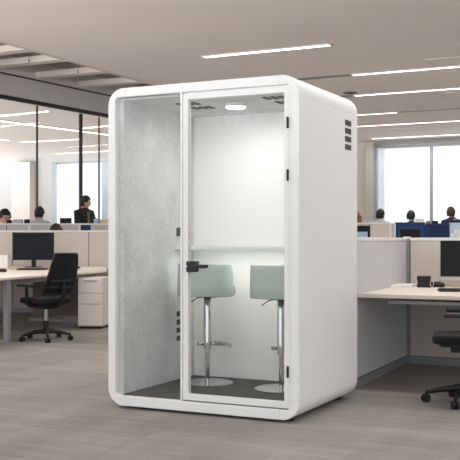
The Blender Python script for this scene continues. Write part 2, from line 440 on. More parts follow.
# right reveal beside the door
B().box(1.4245,1.44,.0,.06,.095,2.25).build('door_jamb','white',pod)
B().box(.622,1.4245,.047,.06,2.225,2.2545).box(.622,1.4245,.02,.047,2.2425,2.2545).build('door_head','white',pod)
B().box(.06,.10,.05,1.13,.0905,2.25).build('side_lining','felt',pod)
B().box(1.40,1.44,.06,1.13,.0905,2.25).build('side_lining','felt',pod)
B().box(.10,1.40,.05,1.13,2.238,2.252).build('ceiling_lining','felt',pod)
B().box(.10,1.40,.045,1.13,.088,.097).build('floor_panel','carpetdark',pod)
B().box(.06,1.44,1.13,1.17,.09,2.255).build('back_panel','panelwhite',pod)
for x,z in ((.12,0),(1.38,0)):
    for y in (.12,1.05):
        B().lathe([(.035,0),(.035,.012),(.02,.022)],(x,y,0),20).build('foot','black',pod)
B().box(.065,.600,.022,.032,.09,2.255).build('fixed_glass','glass',pod)
B().box(.602,.6195,.0,.06,.09,2.255).build('post','white',pod,bevel=.003,seg=2)
# door
door=B()
dx0,dx1,dz0,dz1=.6225,1.4225,.1,2.24
gx0,gx1,gz0,gz1=.664,1.394,.142,2.203
for y0,y1,e in ((.002,.045,0),):
    door.box(dx0,gx0,y0,y1,dz0,dz1); door.box(gx1,dx1,y0,y1,dz0,dz1); door.box(gx0,gx1,y0,y1,dz0,gz0); door.box(gx0,gx1,y0,y1,gz1,dz1)
door=door.build('door','white',pod,bevel=.0015,seg=2)
B().box(gx0-.001,gx1+.001,.018,.026,gz0-.001,gz1+.001).build('door_glass','glass',door)
# gasket lines
g=B(); 
for a0,a1,c0,c1 in ((gx0,gx0+.004,gz0,gz1),(gx1-.004,gx1,gz0,gz1)): g.box(a0,a1,.010,.017,c0,c1)
g.build('gasket','seam',door)
for z in (1.999,1.651,.345):
    B().box(1.4145,1.428,-.010,.004,z-.037,z+.037).tube([(1.421,-.011,z-.038),(1.421,-.011,z+.038)],.0055,10).build('hinge','black',door)
hd=B().box(.656,.738,-.014,.0175,.997,1.072).box(.662,.728,.0265,.045,.999,1.07).build('latch_plate','black',door,bevel=.003,seg=2)
h=B().box(.735,.818,-.045,-.03,1.024,1.046).box(.715,.736,-.045,-.012,1.024,1.046)
h.box(.70,.785,.062,.074,1.024,1.046).box(.70,.72,.044,.07,1.024,1.046)
h.build('lever','black',hd,bevel=.003,seg=2)
B().lathe([(.009,0),(.009,.004),(.006,.006)],n=16,xf=Matrix.Translation((.660,-.014,1.033))@Matrix.Rotation(PI/2,4,'X')).build('key_cylinder','chrome',hd)
# frosted icons on the glass
ic=B()
def rring(cx,cz,r0,r1,y=.0165,n=36,a0=0,a1=2*PI):
    vs=[];fs=[]
    for i in range(n+1):
        a=a0+(a1-a0)*i/n
        for r in (r0,r1): vs+= [(cx+r*math.cos(a),y,cz+r*math.sin(a)),(cx+r*math.cos(a),y+.0015,cz+r*math.sin(a))]
    for i in range(n):
        o=4*i; fs+=[(o,o+4,o+6,o+2),(o+1,o+3,o+7,o+5),(o,o+1,o+5,o+4),(o+2,o+6,o+7,o+3)]
    ic._add(vs,fs)
for k,cx in enumerate((.921,.995,1.069,1.143)):
    cz=2.066
    rring(cx,cz,.0285,.031)
    if k==0: rring(cx,cz,.009,.013); rring(cx,cz,.0,.004)
    if k==1: rring(cx,cz,.013,.017); ic.box(cx-.002,cx+.002,.0165,.018,cz-.01,cz+.008)
    if k==2: rring(cx,cz+.006,.004,.008); ic.box(cx-.002,cx+.002,.0165,.018,cz-.015,cz-.002)
    if k==3: rring(cx,cz+.001,.007,.011); ic.box(cx-.004,cx+.004,.0165,.018,cz-.018,cz-.012)
    for q in range(6): ic.box(cx-.024+q*.0082,cx-.024+q*.0082+.005,.0165,.018,cz-.050,cz-.045)
tg=ic.build('icon_decal','decal',door,smooth=False); tg['label']='row of four frosted round icons with tiny captions'
# counter
sh=B().box(.10,1.40,.80,1.13,1.152,1.174).box(.10,1.40,.80,.815,1.140,1.152).build('counter','white',pod,bevel=.003,seg=2)
B().box(.27,1.23,.835,.855,1.144,1.152).build('counter_lamp','lamp',pod)  # added glowing strip, hidden under the counter to brighten the wall below
# ceiling light and slots
B().lathe([(.088,.004),(.088,-.012),(.078,-.024)],(.758,.568,2.238),40).build('lamp_rim','white',pod)
cl=B().lathe([(.074,-.018),(.072,-.030),(.05,-.036)],(.758,.568,2.238),40).build('ceiling_lamp','lamp',pod)
for xs_ in ((.385,.45,.51),(1.09,1.15,1.21)):
    for x in xs_:
        for y in (.40,.63): 
            B().box(x-.018,x+.018,y-.055,y+.055,2.232,2.239).build('ceiling_slot','ventdark',pod)
# left inner wall: switch + vents ; right outer wall vents
B().box(.099,.108,.832,.892,1.25,1.32).build('switch','black',pod,bevel=.002,seg=2)
for k in range(4):
    z=.625-.066*k; B().box(.099,.104,.836,.90,z-.02,z+.02).build('air_slot','ventdark',pod)
for k in range(4):
    zc=2.098-.0605*k
    v=B().box(W-.002,W+.003,.905,1.04,zc-.021,zc+.021).build('side_vent','vent',pod)
    l=B()
    for q in range(6): l.box(W+.003,W+.006,.912+q*.0215,.912+q*.0215+.007,zc-.018,zc+.018)
    l.build('louvre','ventdark',v,smooth=False)

# bar stools
def barstool(label, loc, rz, grp):
    t=thing('bar_stool',label,'bar stool',loc,rz,grp)
    B().lathe([(.205,0),(.205,.006),(.19,.012),(.05,.018),(.03,.03)],n=56).build('base','chrome',t)
    p=B().lathe([(.019,.02),(.019,.30)],n=24).lathe([(.031,.265),(.031,.66),(.024,.672)],n=28).build('pole','chrome',t)
    B().lathe([(.034,.282),(.034,.318)],n=24).build('collar','chrome',p)
    f=B(); f.tube([(0,0,.300),(.0,.12,.300)],.012,12)
    arc=[(.040+.135*math.sin(a), .02+.11*math.cos(a), .300) for a in [(-1.45+2.9*i/20) for i in range(21)]]
    f.tube(arc,.0155,14)
    f.build('footrest','chrome',t)
    B().box(-.06,.06,-.06,.06,.672,.685).build('mount_plate','black',t)
    B().tube([(.0,-.03,.68),(-.05,-.10,.672),(-.085,-.16,.635)],.004,8).build('lever','black',t)
    # rounded cushion
    pts=[]
    for i in range(40):
        a=2*PI*i/40; e=3.2
        cx=abs(math.cos(a))**(2/e)*math.copysign(1,math.cos(a)); sy=abs(math.sin(a))**(2/e)*math.copysign(1,math.sin(a))
        pts.append((.205*cx,.195*sy))
    B().prism(pts,.685,.765).build('seat','sage',t,bevel=.022,seg=4)
    # curved low back hugging the seat (open to +y)
    vs=[];fs=[];N=36;Z=[(.686,-.006),(.692,.002),(.73,.004),(.80,.002),(.88,.0),(.928,-.001),(.936,-.006)]
    zz=[z for z,_ in Z]; nz=len(Z)
    for i in range(N+1):
        a=math.radians(-178+176*i/N)        # half ellipse at the rear (-y)
        e=2.6
        c_=math.cos(a); s_=math.sin(a)
        cx=abs(c_)**(2/e)*math.copysign(1,c_); sy=abs(s_)**(2/e)*math.copysign(1,s_)
        end=min(i,N-i)/N
        drop=.05*max(0,1-end/.05)**2
        for inner in (0,1):
            for z,dr in Z:
                k=(.222+dr)-(.032 if inner else 0)
                ky=(.215+dr)-(.032 if inner else 0)
                zz_=z-(drop*(z-.688)/.238)
                vs.append((k*cx,ky*sy+ (0.06 if end==0 and False else 0),zz_))
    S=2*nz
    for i in range(N):
        a=i*S;b=(i+1)*S
        for k in range(nz-1):
            fs.append((a+k,b+k,b+k+1,a+k+1)); fs.append((a+nz+k,a+nz+k+1,b+nz+k+1,b+nz+k))
        fs.append((a+nz-1,b+nz-1,b+2*nz-1,a+2*nz-1)); fs.append((a,a+nz,b+nz,b))
    for a in (0,N*S):
        for k in range(nz-1): fs.append((a+k,a+k+1,a+nz+k+1,a+nz+k))
    bk=B()._add(vs,fs).build('backrest','sage',t,bevel=.006,seg=2,ang=50)
    return t
def podpt(x,y,z): return L0+U*x+V*y+Vector((0,0,z))
barstool('sage green low-back bar stool on chrome base inside booth, nearer the door handle', podpt(.406,.786,.097), ANG+.10,'bar stools in the booth')
barstool('sage green low-back bar stool on chrome base inside booth, beside the door hinges', podpt(1.046,.763,.097), ANG-.06,'bar stools in the booth')

# ------------------------------------------------------------------ left workstation
DZ=.78
A=Vector((-2.594,11.2,0)); Bp=Vector((-1.80,13.8,0)); dAB=(Bp-A).normalized()
A2=A-dAB*1.2
dk=thing('office_desk','long pale birch desk with grey metal legs left of the booth','desk',(A.x,A.y,0),0)
def loc(p): return (p.x-A.x,p.y-A.y)
poly=[loc(A2),loc(A+dAB*.0),loc(Bp)]
poly+=[(Bp.x-A.x-.03,Bp.y-A.y+.35),(-1.95-A.x,15.0-A.y),(-1.95-A.x,15.93-A.y),(-5.2-A.x,15.93-A.y),(-5.2-A.x,10.4-A.y)]
B().prism(poly,DZ-.032,DZ).build('desktop','desk',dk,bevel=.006,seg=2)
def leg_frame(p,parent):
    d=-U
    b=B(frame(Vector((p.x-A.x,p.y-A.y,0)),ANG))
    b.box(-.035,.035,-.03,.03,.04,DZ-.032); b.box(-1.4,.035,-.03,.03,0,.04)
    b.build('leg','alu',parent,bevel=.004)
leg_frame(A+dAB*.05+Vector((-.06,0,0)),dk); leg_frame(Bp-dAB*.02+Vector((.03,.0,0)),dk)
b=B(frame(Vector((0,0,0)),math.atan2(dAB.y,dAB.x))); b.box(.2,2.6,.10,.16,DZ-.09,DZ-.034).build('crossbar','alu',dk)
# modesty panel and inner shelf below the desk
B().box(-.22,.60,2.35,2.38,.14,DZ-.034).build('modesty_panel','panelbrown',dk)  # panel enlarged and coloured dark for the shade under the desk
# drawer pedestal
pd=thing('drawer_pedestal','warm white three drawer pedestal under the desk beside the black chair','cabinet',ptY(78,13.05),math.radians(-6))
B().box(0,.345,0,.62,.035,.70).build('body','cabinet',pd,bevel=.006)
B().box(.02,.325,.03,.6,0,.035).build('plinth','black',pd)
for z0,z1 in ((.495,.69),(.345,.487),(.045,.337)):
    dr=B().box(.006,.339,-.018,0,z0,z1).build('drawer','cabinet',pd,bevel=.003)
    if z0>.4: B().box(.08,.27,-.030,-.018,z1-.035,z1-.022).build('handle','alu',dr,bevel=.003)
# partitions (near)
def partition(name_label,o,rz,L,z1,panels,grp=None,z0=0,th=.06,postx=(),capm='cap'):
    t=thing('desk_partition',name_label,'partition',(o.x,o.y,z0),rz,grp)
    h=z1-z0
    for x0,x1,m_ in panels:
        B().box(x0+.006,x1-.006,-th/2,th/2,.078,h-.03).build('panel',m_,t,bevel=.006,seg=2)
    B().box(0,L,-th/2-.006,th/2+.006,h-.03,h).build('cap',capm,t,bevel=.003,seg=2)
    B().box(0,L,-th/2-.004,th/2+.004,0,.075).build('base_rail','alu',t)
    for x in postx: B().box(x-.022,x+.022,-th/2-.010,th/2+.010,.0,h-.029).build('post',capm,t)
    return t
PY=16.0
def X(px,Y): return (px-230)*Y/F
partition('taupe cloth partition with white cap behind the left desk monitor',Vector((-5.3,PY,0)),0,X(125,PY)+5.3,zat(230.4,PY),
    [(0,X(13,PY)+5.3,'clothtan'),(X(13,PY)+5.3,X(89,PY)+5.3,'clothtan'),(X(89,PY)+5.3,X(125,PY)+5.3,'clothtan')])
PY2=17.6
def xx(px): return X(px,PY2)+5.6
partition('grey cloth partition with white posts standing behind the taupe partition',Vector((-5.6,PY2,0)),0,xx(130),zat(223.3,PY2),
    [(0,xx(7),'clothgrey'),(xx(7),xx(29.5),'clothgrey'),(xx(29.5),xx(79.5),'clothgrey'),(xx(79.5),xx(90.5),'navy'),(xx(90.5),xx(130),'clothgrey')],z0=.35,postx=(xx(29.7),xx(79.7)))

def monitor(label,o,rz,w,h,zb,th=.03,chin=0,m='screen',frm='blackplastic',grp=None,stand=True,base_z=None):
    """o: foot point on the desk; zb: height of the lower bezel above the foot"""
    t=thing('monitor',label,'monitor',o,rz,grp)
    s_=B().box(-w/2,w/2,-th/2,th/2,zb,zb+h).build('housing',frm,t,bevel=.006,seg=2)
    B().box(-w/2+.008,w/2-.008,-th/2-.003,-th/2+.002,zb+.008+chin,zb+h-.008).build('screen',m,t)
    if stand:
        B().box(-.035,.035,th/2-.01,th/2+.03,.01,zb+h*.45).build('neck',frm,t,bevel=.004)
        B().prism(rrect(-.13,.13,-.10,.12,.03,5),0,.012).build('stand_base',frm,t,bevel=.003)
    return t
MY=15.3
monitor('large dark monitor on the left desk in front of the taupe partition',ptY(33.5,MY,DZ),0,41*MY/F,zat(232.6,MY)-zat(260,MY),zat(260,MY)-DZ)
def keyboard(label,o,rz,w=.43,d=.14):
    t=thing('keyboard',label,'keyboard',o,rz)
    B().box(-w/2,w/2,-d/2,d/2,0,.014).build('case','blackplastic',t,bevel=.004)
    k=B(); n=15
    for r in range(5):
        for c_ in range(n):
            x=-w/2+.012+c_*(w-.024)/n; y=-d/2+.01+r*(d-.02)/5
            k.box(x,x+(w-.024)/n*.82,y,y+(d-.02)/5*.8,.014,.021)
    k.build('keys','black',t)
keyboard('black keyboard on the left desk below the dark monitor',ptz(33,269,DZ+.01)-Vector((0,0,.01)),0,.41,.34)
def mouse(label,o,rz,s=1,m='blackplastic'):
    b=B(); b.ball((0,0,.012*s),(.032*s,.055*s,.022*s),16)
    for v in b.bm.verts:
        if v.co.z<0: v.co.z=0
    q=b.build('mouse',m); q.location=o; q.rotation_euler=(0,0,rz); return tag(q,label,'mouse')
mouse('black mouse on the left desk at the left picture edge',ptz(2,272,DZ),1.2,1.4)
# white file box and papers
def filebox(label,o,w,d,h,m='paper'):
    t=thing('file_box',label,'box',o)
    b=B(); b.box(-w/2,w/2,-d/2,d/2,0,.004); b.box(-w/2,-w/2+.006,-d/2,d/2,.004,h); b.box(w/2-.006,w/2,-d/2,d/2,.004,h); b.box(-w/2+.006,w/2-.006,-d/2,-d/2+.006,.004,h); b.box(-w/2+.006,w/2-.006,d/2-.006,d/2,.004,h)
    b.build('body',m,t); B().box(-w/2+.012,w/2-.012,-d/2+.012,d/2-.012,.006,h*.9).build('papers','paper',t)
    return t
filebox('white paper file box at the left picture edge on the left desk',ptY(1.5,15.1,DZ),.24,.2,.2)
def paper(label,o,rz,w,d,h,m,cat='papers',name='paper_stack'):
    b=B(); n=5
    for i in range(n):
        b.box(-w/2,w/2,-d/2,d/2,h*i/n,h*(i+1)/n,Matrix.Translation((random.uniform(-.006,.006),random.uniform(-.006,.006),0))@Matrix.Rotation(random.uniform(-.05,.05),4,'Z'))
    q=b.build(name,m); q.location=o; q.rotation_euler=(0,0,rz); return tag(q,label,cat)
paper('manila papers lying beside the white file box on left desk',ptz(13,269,DZ),.1,.30,.34,.012,'manila')
paper('pale manila folder lying right of the monitor stand on left desk',ptz(61,268,DZ),-.2,.5,.34,.012,'manila')
paper('white sheets at the right end of the left desk',ptz(91,268.6,DZ),.15,.30,.42,.008,'paper')
q=tag(B().prism(rrect(-.05,.05,-.09,.09,.015,4),0,.03).build('desk_phone','blackplastic',bevel=.005),'small black phone on the left desk right of the chair top','phone'); q.location=ptz(76,268.5,DZ)

# ------------------------------------------------------------------ task chair
def task_chair(label,o,rz):
    t=thing('task_chair',label,'office chair',o,rz,'black task chairs')
    # facing +y
    N=12; vs=[];fs=[]
    # backrest mesh: curved sheet
    rows=14; cols=10; th=.012
    def bp(u,v,off):
        wv=.222*(1-.10*(2*v-1)**2) - .035*v
        z=.57+.485*v; y=-.235-.19*v+.045*math.sin(PI*min(1,v*1.3))*0 -.03*math.sin(PI*(1-v)) 
        y+= .05*(u*u) ; return (u*wv, y-off, z)
    for off in (0,th):
        for j in range(rows+1):
            for i in range(cols+1): vs.append(bp(-1+2*i/cols,j/rows,off))
    n1=(rows+1)*(cols+1)
    for j in range(rows):
        for i in range(cols):
            a=j*(cols+1)+i; fs.append((a,a+1,a+cols+2,a+cols+1)); a+=n1; fs.append((a,a+cols+1,a+cols+2,a+1))
    edge=[j for j in range(cols)]
    for i in range(cols):
        fs.append((i,i+n1,i+1+n1,i+1)); a=rows*(cols+1)+i; fs.append((a,a+1,a+1+n1,a+n1))
    for j in range(rows):
        a=j*(cols+1); fs.append((a,a+cols+1,a+cols+1+n1,a+n1)); a+=cols; fs.append((a,a+n1,a+cols+1+n1,a+cols+1))
    back=B()._add(vs,fs).build('backrest','meshfab',t)
    path=[bp(-1+2*i/10,0,.006) for i in range(11)]+[bp(1,j/14,.006) for j in range(1,15)]+[bp(1-2*i/10,1,.006) for i in range(1,11)]+[bp(-1,1-j/14,.006) for j in range(1,14)]
    B().tube(path,.014,10,closed=True).build('back_frame','blackplastic',back)
    B().tube([(0,-.05,.43),(0,-.24,.44),(0,-.32,.54),(0,-.345,.72)],[.03,.028,.024,.018],12).tube([(-.2,-.27,.66),(0,-.31,.655),(.2,-.27,.66)],.018,10).build('spine','blackplastic',t)
    B().tube([(-.17,-.295,.74),(-.08,-.325,.73),(.08,-.325,.73),(.17,-.295,.74)],.022,10).build('lumbar_pad','blackplastic',back)
    B().prism(rrect(-.245,.245,-.24,.25,.09,8),.455,.52).build('seat','blackfab',t,bevel=.025,seg=4)
    B().prism(rrect(-.20,.20,-.2,.2,.06,6),.435,.457).box(-.09,.09,-.12,.12,.385,.435).build('seat_pan','blackplastic',t,bevel=.006)
    for sx in (-1,1):
        ar=B().tube([(sx*.12,0,.43),(sx*.25,.0,.43),(sx*.285,0,.47),(sx*.29,0,.66)],[.02,.02,.024,.02],12).build('armrest_post','blackplastic',t)
        B().prism([(sx*.29+x,.02+y) for x,y in rrect(-.045,.045,-.14,.14,.03,6)],.66,.69).build('arm_pad','blackplastic',ar,bevel=.008)
    B().lathe([(.022,.20),(.022,.385)],n=20).build('gas_lift','chrome',t)
    B().lathe([(.032,.10),(.032,.24)],n=20).lathe([(.05,.085),(.055,.10),(.05,.135),(.034,.15)],n=24).build('hub','blackplastic',t)
    for k in range(5):
        a=2*PI*k/5+.35; c_,s_=math.cos(a),math.sin(a)
        lg=B().tube([(.03*c_,.03*s_,.115),(.18*c_,.18*s_,.10),(.30*c_,.30*s_,.075)],[.026,.021,.015],10).build('leg','blackplastic',t)
        R=Matrix.Translation((.30*c_,.30*s_,.03))@Matrix.Rotation(a+.6,4,'Z')@Matrix.Rotation(PI/2,4,'X')
        B().lathe([(.026,-.026),(.03,-.022),(.03,-.006),(.026,-.004)],n=18,xf=R).lathe([(.026,.004),(.03,.006),(.03,.022),(.026,.026)],n=18,xf=R).lathe([(.012,-.006),(.012,.006)],n=10,xf=R).tube([(.30*c_,.30*s_,.03),(.30*c_,.30*s_,.08)],.008,8).build('caster','rubber',lg)
    B().tube([(.08,.03,.42),(.24,.05,.40)],.007,8).box(.22,.28,.035,.065,.395,.405).build('lever','blackplastic',t)
    return t
ch=task_chair('black mesh task chair at the left desk, whole chair in view',Vector((X(46,11.55),11.55,0)),math.radians(49))
ch2=copy_tree(ch); ch2['label']='black task chair cut off by the right picture edge'
ch2.location=(X(467,7.1),7.1,0); ch2.rotation_euler=(0,0,math.radians(76))

# ------------------------------------------------------------------ right workstation
S0=Vector((1.047,7.83,0)); S1=Vector((1.755,9.42,0)); dS=(S1-S0).normalized(); LS=(S1-S0).length
rzS=math.atan2(dS.y,dS.x)
ZP=1.243
o_=S0-dS*.62-U*.03
hid=.62
partition('grey cloth side partition between the booth and the right desk',o_,rzS,LS+hid,ZP,[(0,hid+.62*LS*.86,'clothgrey'),(hid+.62*LS*.86,hid+LS,'clothgrey')])
t=thing('corner_post','grey corner post joining the two right desk partitions','post',S1,ANG)
B().box(-.031,.031,-.031,.031,0,ZP-.01).build('post','alu',t,bevel=.004); B().box(-.03,.03,-.03,.03,ZP-.01,ZP+.01).build('cap','cap',t,bevel=.003)
partition('warm grey cloth partition behind the right desk monitor',S1+U*.036,ANG,2.6,ZP,[(0,1.3,'clothtan'),(1.3,2.6,'clothtan')])
rd=thing('office_desk','pale birch corner desk against grey partitions right of the booth','desk',S0,ANG)
# local: x=U, y=V ; desktop bounded by partitions
l1=Vector(((S1-S0).dot(U),(S1-S0).dot(V)))
off=.0
B().prism([(off+.0,.0),(2.6,.0),(2.6,l1.y-off),(l1.x+off,l1.y-off)],DZ-.035,DZ).build('desktop','desk',rd,bevel=.005,seg=2)
B().box(.24,.95,.08,.24,DZ-.085,DZ-.052).build('cable_tray','alu',rd,bevel=.004)
B().box(2.5,2.56,.1,.16,0,DZ-.035).build('leg','alu',rd); B().box(2.5,2.56,1.4,1.46,0,DZ-.035).build('leg','alu',rd)
m_=Vector((X(472,8.75),8.75,DZ))
mw=.66
mo=monitor('black screened monitor with silver frame on the right desk',m_+Vector((.06,.1,0)),ANG*.35,mw,zat(240,8.85)-zat(281.5,8.85),zat(281.3,8.85)-DZ,chin=.035,m='screen2',frm='silver')
keyboard('black keyboard on the right desk in front of the monitor',ptz(463,290,DZ+.01)-Vector((0,0,.01)),ANG*.3,.42,.26)
mouse('black mouse lying right of the pen holder on the right desk',ptz(436.5,287,DZ),.9,1.55)
ph=thing('pen_holder','black square pen holder on the right desk beside the white papers','pen holder',ptz(424,287.3,DZ),ANG*.6)
b=B(); w=.062; h=.104
b.box(-w,w,-.035,.035,0,.004); b.box(-w,w,-.035,-.031,.004,h); b.box(-w,w,.031,.035,.004,h); b.box(-w,-w+.004,-.031,.031,.004,h); b.box(w-.004,w,-.031,.031,.004,h)
b.build('cup','blackplastic',ph)
for q,(sx) in enumerate((-1,1)):
    b=B(); n=24
    b.tube([(sx*(w+.012)+.016*math.cos(2*PI*i/n), -.04, .045+.034*math.sin(2*PI*i/n)) for i in range(n)],.0035,8,closed=True)
    b.build('wire_ring','chrome',ph)
paper('flat stack of white papers on the right desk by the side partition',ptz(402,286.6,DZ),-.3,.22,.34,.022,'paper')
paper('manila folder lying under the right desk monitor',ptz(452,285.6,DZ),ANG,.26,.2,.008,'manila')

# ------------------------------------------------------------------ far partitions at right
FY=19.4
def fx(px): return X(px,FY)-X(352,FY)
partition('tan and grey cloth partition with white cap, far right rows, nearest the booth',Vector((X(352,FY),FY,0)),0,fx(395),zat(222.6,FY),[(0,fx(370),'clothgrey'),(fx(370),fx(389.5),'clothtan'),(fx(391),fx(395),'clothgrey')],z0=.35,postx=(fx(390.2),))
def fx2(px): return X(px,FY)-X(395.3,FY)
partition('navy cloth partition in the far right row in front of the window',Vector((X(395.3,FY),FY,0)),0,fx2(425),zat(222.3,FY),[(0,fx2(425),'navy')],z0=.35,capm='navy',grp='navy partitions in the far right row')
partition('dark navy cloth partition between grey post and pale blue board, far right',Vector((X(425.4,FY),FY,0)),0,X(449,FY)-X(425.4,FY),zat(223.4,FY),[(.04,X(449,FY)-X(425.4,FY),'navydark')],z0=.35,postx=(.02,),capm='navy')
partition('pale blue partition board at the right picture edge',Vector((X(449.3,FY),FY,0)),0,X(500,FY)-X(449.3,FY),zat(222.8,FY),[(0,X(500,FY)-X(449.3,FY),'paleblue')],z0=.35,capm='paleblue')
# low bench desks behind/before the far rows
def bench(label,x0,x1,y0,y1):
    t=thing('bench_desk',label,'desk',((x0+x1)/2,(y0+y1)/2,.35)); w=(x1-x0)/2; d=(y1-y0)/2
    B().box(-w,w,-d,d,.74,.77).build('desktop','desk',t,bevel=.004)
    for sx in (-1,1):
        for sy in (-1,1): B().box(sx*(w-.08)-.025,sx*(w-.08)+.025,sy*(d-.06)-.025,sy*(d-.06)+.025,0,.74).build('leg','alu',t)
bench('pale bench desk in front of the far navy partitions',X(352,18.6),X(500,18.6),18.3,19.3)
bench('pale bench desk behind the far right partitions where people sit',X(345,19.8),X(505,19.8),19.48,19.98)
bench('pale bench desk behind the grey partition at left where people sit',-5.0,X(125,17.9),17.68,18.12)
BZ=.35+.77
def mon2(label,px0,px1,py,Y,grp=None,m='screen2'):
    w=(px1-px0)*Y/F; zt_=zat(py,Y); monitor(label,ptY((px0+px1)/2,Y,BZ),0,w,zt_-BZ-.1,.1,m=m,grp=grp)
mon2('black monitor standing right beside the booth edge, far right row',355,370,225.6,18.8)
mon2('small black monitor in front of the far navy partition',400,420.5,229,18.8)
mon2('small dark monitor between the seated and standing person at left',60,71.5,218,17.9,'dark monitors behind the grey partition')
mon2('dark monitor beside the seated person in cream shirt at left edge',6.5,12,220,17.9,'dark monitors behind the grey partition')
mon2('dark monitor just left of the person in grey shirt',24.2,29.8,219.3,17.9,'dark monitors behind the grey partition')
mon2('grey backed monitor between two dark monitors at left',13,23,219.5,17.84,'dark monitors behind the grey partition','clothgrey')
def cup(label,o,r,h,m='paper'):
    q=B().lathe([(r*.8,0),(r,h),(r*.92,h),(r*.72,.008)],n=24).build('cup',m); q.location=o; tag(q,label,'cup')
filebox('pale blue desk box in front of the black monitor next to booth',ptY(362,18.5,BZ),.2,.12,zat(231.8,18.5)-BZ,'paleblue')
filebox('white desk box at the right picture edge near pale blue board',ptY(459,18.6,BZ),.14,.14,zat(229,18.6)-BZ)
cup('white cup left of the white desk box at right edge',ptY(453.5,18.5,BZ),.05,zat(233,18.5)-BZ)
# things on the sill line behind far partitions
mon2('low black monitor between the two men at the right window',432,438,220.8,19.75)
filebox('cream desk tray with papers right of the middle seated person, far right',ptY(419,19.75,BZ),.19,.12,zat(218.5,19.75)-BZ)
filebox('small dark desk box left of the window mullion, far right',ptY(428.2,19.75,BZ),.08,.1,zat(221,19.75)-BZ,'vent')
filebox('small green and cream desk box beside the standing person',ptY(104.6,17.85,BZ),.17,.12,zat(219.5,17.9)-BZ,'manila')
mon2('pale blue backed monitor right of the standing person',93.5,99,218.5,17.95,None,'paleblue')

# ------------------------------------------------------------------ people
def skin_mesh(vs,es,rs,lv=2):
    me=bpy.data.meshes.new('tmp'); me.from_pydata([tuple(v) for v in vs],es,[]); ob=bpy.data.objects.new('tmp',me); C.objects.link(ob)
    ob.modifiers.new('s','SKIN'); sv=me.skin_vertices[0].data if me.skin_vertices else None
    if sv is None:
        bpy.context.view_layer.objects.active=ob
        bm=bmesh.new(); bm.from_mesh(me); bm.verts.layers.skin.verify(); bm.to_mesh(me); bm.free(); sv=me.skin_vertices[0].data
    for i,r in enumerate(rs): sv[i].radius=(r if isinstance(r,tuple) else (r,r)); 
    sv[0].use_root=True
    q=ob.modifiers.new('u','SUBSURF'); q.levels=lv
    dg=bpy.context.evaluated_depsgraph_get(); out=bpy.data.meshes.new_from_object(ob.evaluated_get(dg))
    bpy.data.objects.remove(ob); bpy.data.meshes.remove(me); return out
def head(b,T):
    """face looks to +y in the local head frame, origin at the head centre"""
    n=24; m=18; vs=[];fs=[]
    for i in range(m+1):
        a=-PI/2+PI*i/m
        for k in range(n):
            t=2*PI*k/n; x=.076*math.cos(a)*math.cos(t); y=.096*math.cos(a)*math.sin(t); z=.118*math.sin(a)
            if z<0:
                f=1+z*2.6; x*=max(.55,f); y=y*(max(.6,1+z*1.6)) + (.02*(-z/.118) if True else 0)
            if y>0: y*=.94
            vs.append((x,y,z))
    for i in range(m):
        for k in range(n): fs.append((i*n+k,i*n+(k+1)%n,(i+1)*n+(k+1)%n,(i+1)*n+k))
    b._add(vs,fs,T)
    b._add([(-.012,.082,-.03),(.012,.082,-.03),(0,.112,-.028),(-.007,.084,.015),(.007,.084,.015),(0,.092,.015),(0,.085,-.042)],[(0,2,5,3),(1,4,5,2),(0,6,2),(1,2,6),(0,3,4,1)],T)
    for s_ in (-1,1): b.ball((s_*.076,-.005,-.01),(.010,.020,.032),10,T)
    b.ball((0,.083,-.062),(.024,.008,.007),10,T)
def hair(T,name,m,parent,long=0,seed=0):
    b=B(); n=32; mm=20; vs=[];fs=[]
    idx={}
    for i in range(mm+1):
        a=PI/2-PI*i/mm
        for k in range(n):
            t=2*PI*k/n; d=Vector((math.cos(a)*math.cos(t),math.cos(a)*math.sin(t),math.sin(a)))
            nz_=noise.noise(d*6+Vector((seed,0,0)))*.010
            front=max(0,d.y)
            r=Vector((.090+nz_,.108+nz_,.130+nz_))
            idx[i,k]=len(vs); vs.append((d.x*r.x,d.y*r.y-.006,d.z*r.z+.004+.012*noise.noise(d*9+Vector((0,seed,0)))))
    for i in range(mm):
        for k in range(n):
            t=2*PI*(k+.5)/n; a=PI/2-PI*(i+.5)/mm
            y=math.cos(a)*math.sin(t); z=math.sin(a); x=abs(math.cos(a)*math.cos(t))
            lim = .42 if y>.55 else (-.05 if y>.05 else (-.62 if long==0 else -2))
            if z>lim: fs.append((idx[i,k],idx[i+1,k],idx[i+1,(k+1)%n],idx[i,(k+1)%n]))
    b._add(vs,fs,T)
    bmesh.ops.delete(b.bm,geom=[v for v in b.bm.verts if not v.link_faces],context='VERTS')
    if long:
        pts=[(-.085,.0,.02),(.0,-.11,.02),(.085,.0,.02)]
        for q in range(9):
            a=PI+PI*q/8; x=.078*math.cos(a); y=.085*math.sin(a)-.005
            b.tube([(x,y,.03),(x*1.08,y*1.05,-.10),(x*1.05,y*1.02-.005,-.22),(x*.9,y*.95,-.30)],[.028,.030,.026,.010],8,T)
    o=b.build(name,m,parent)
    if not long:
        sd=o.modifiers.new('t','SOLIDIFY'); sd.thickness=.012; sd.offset=-1
    return o
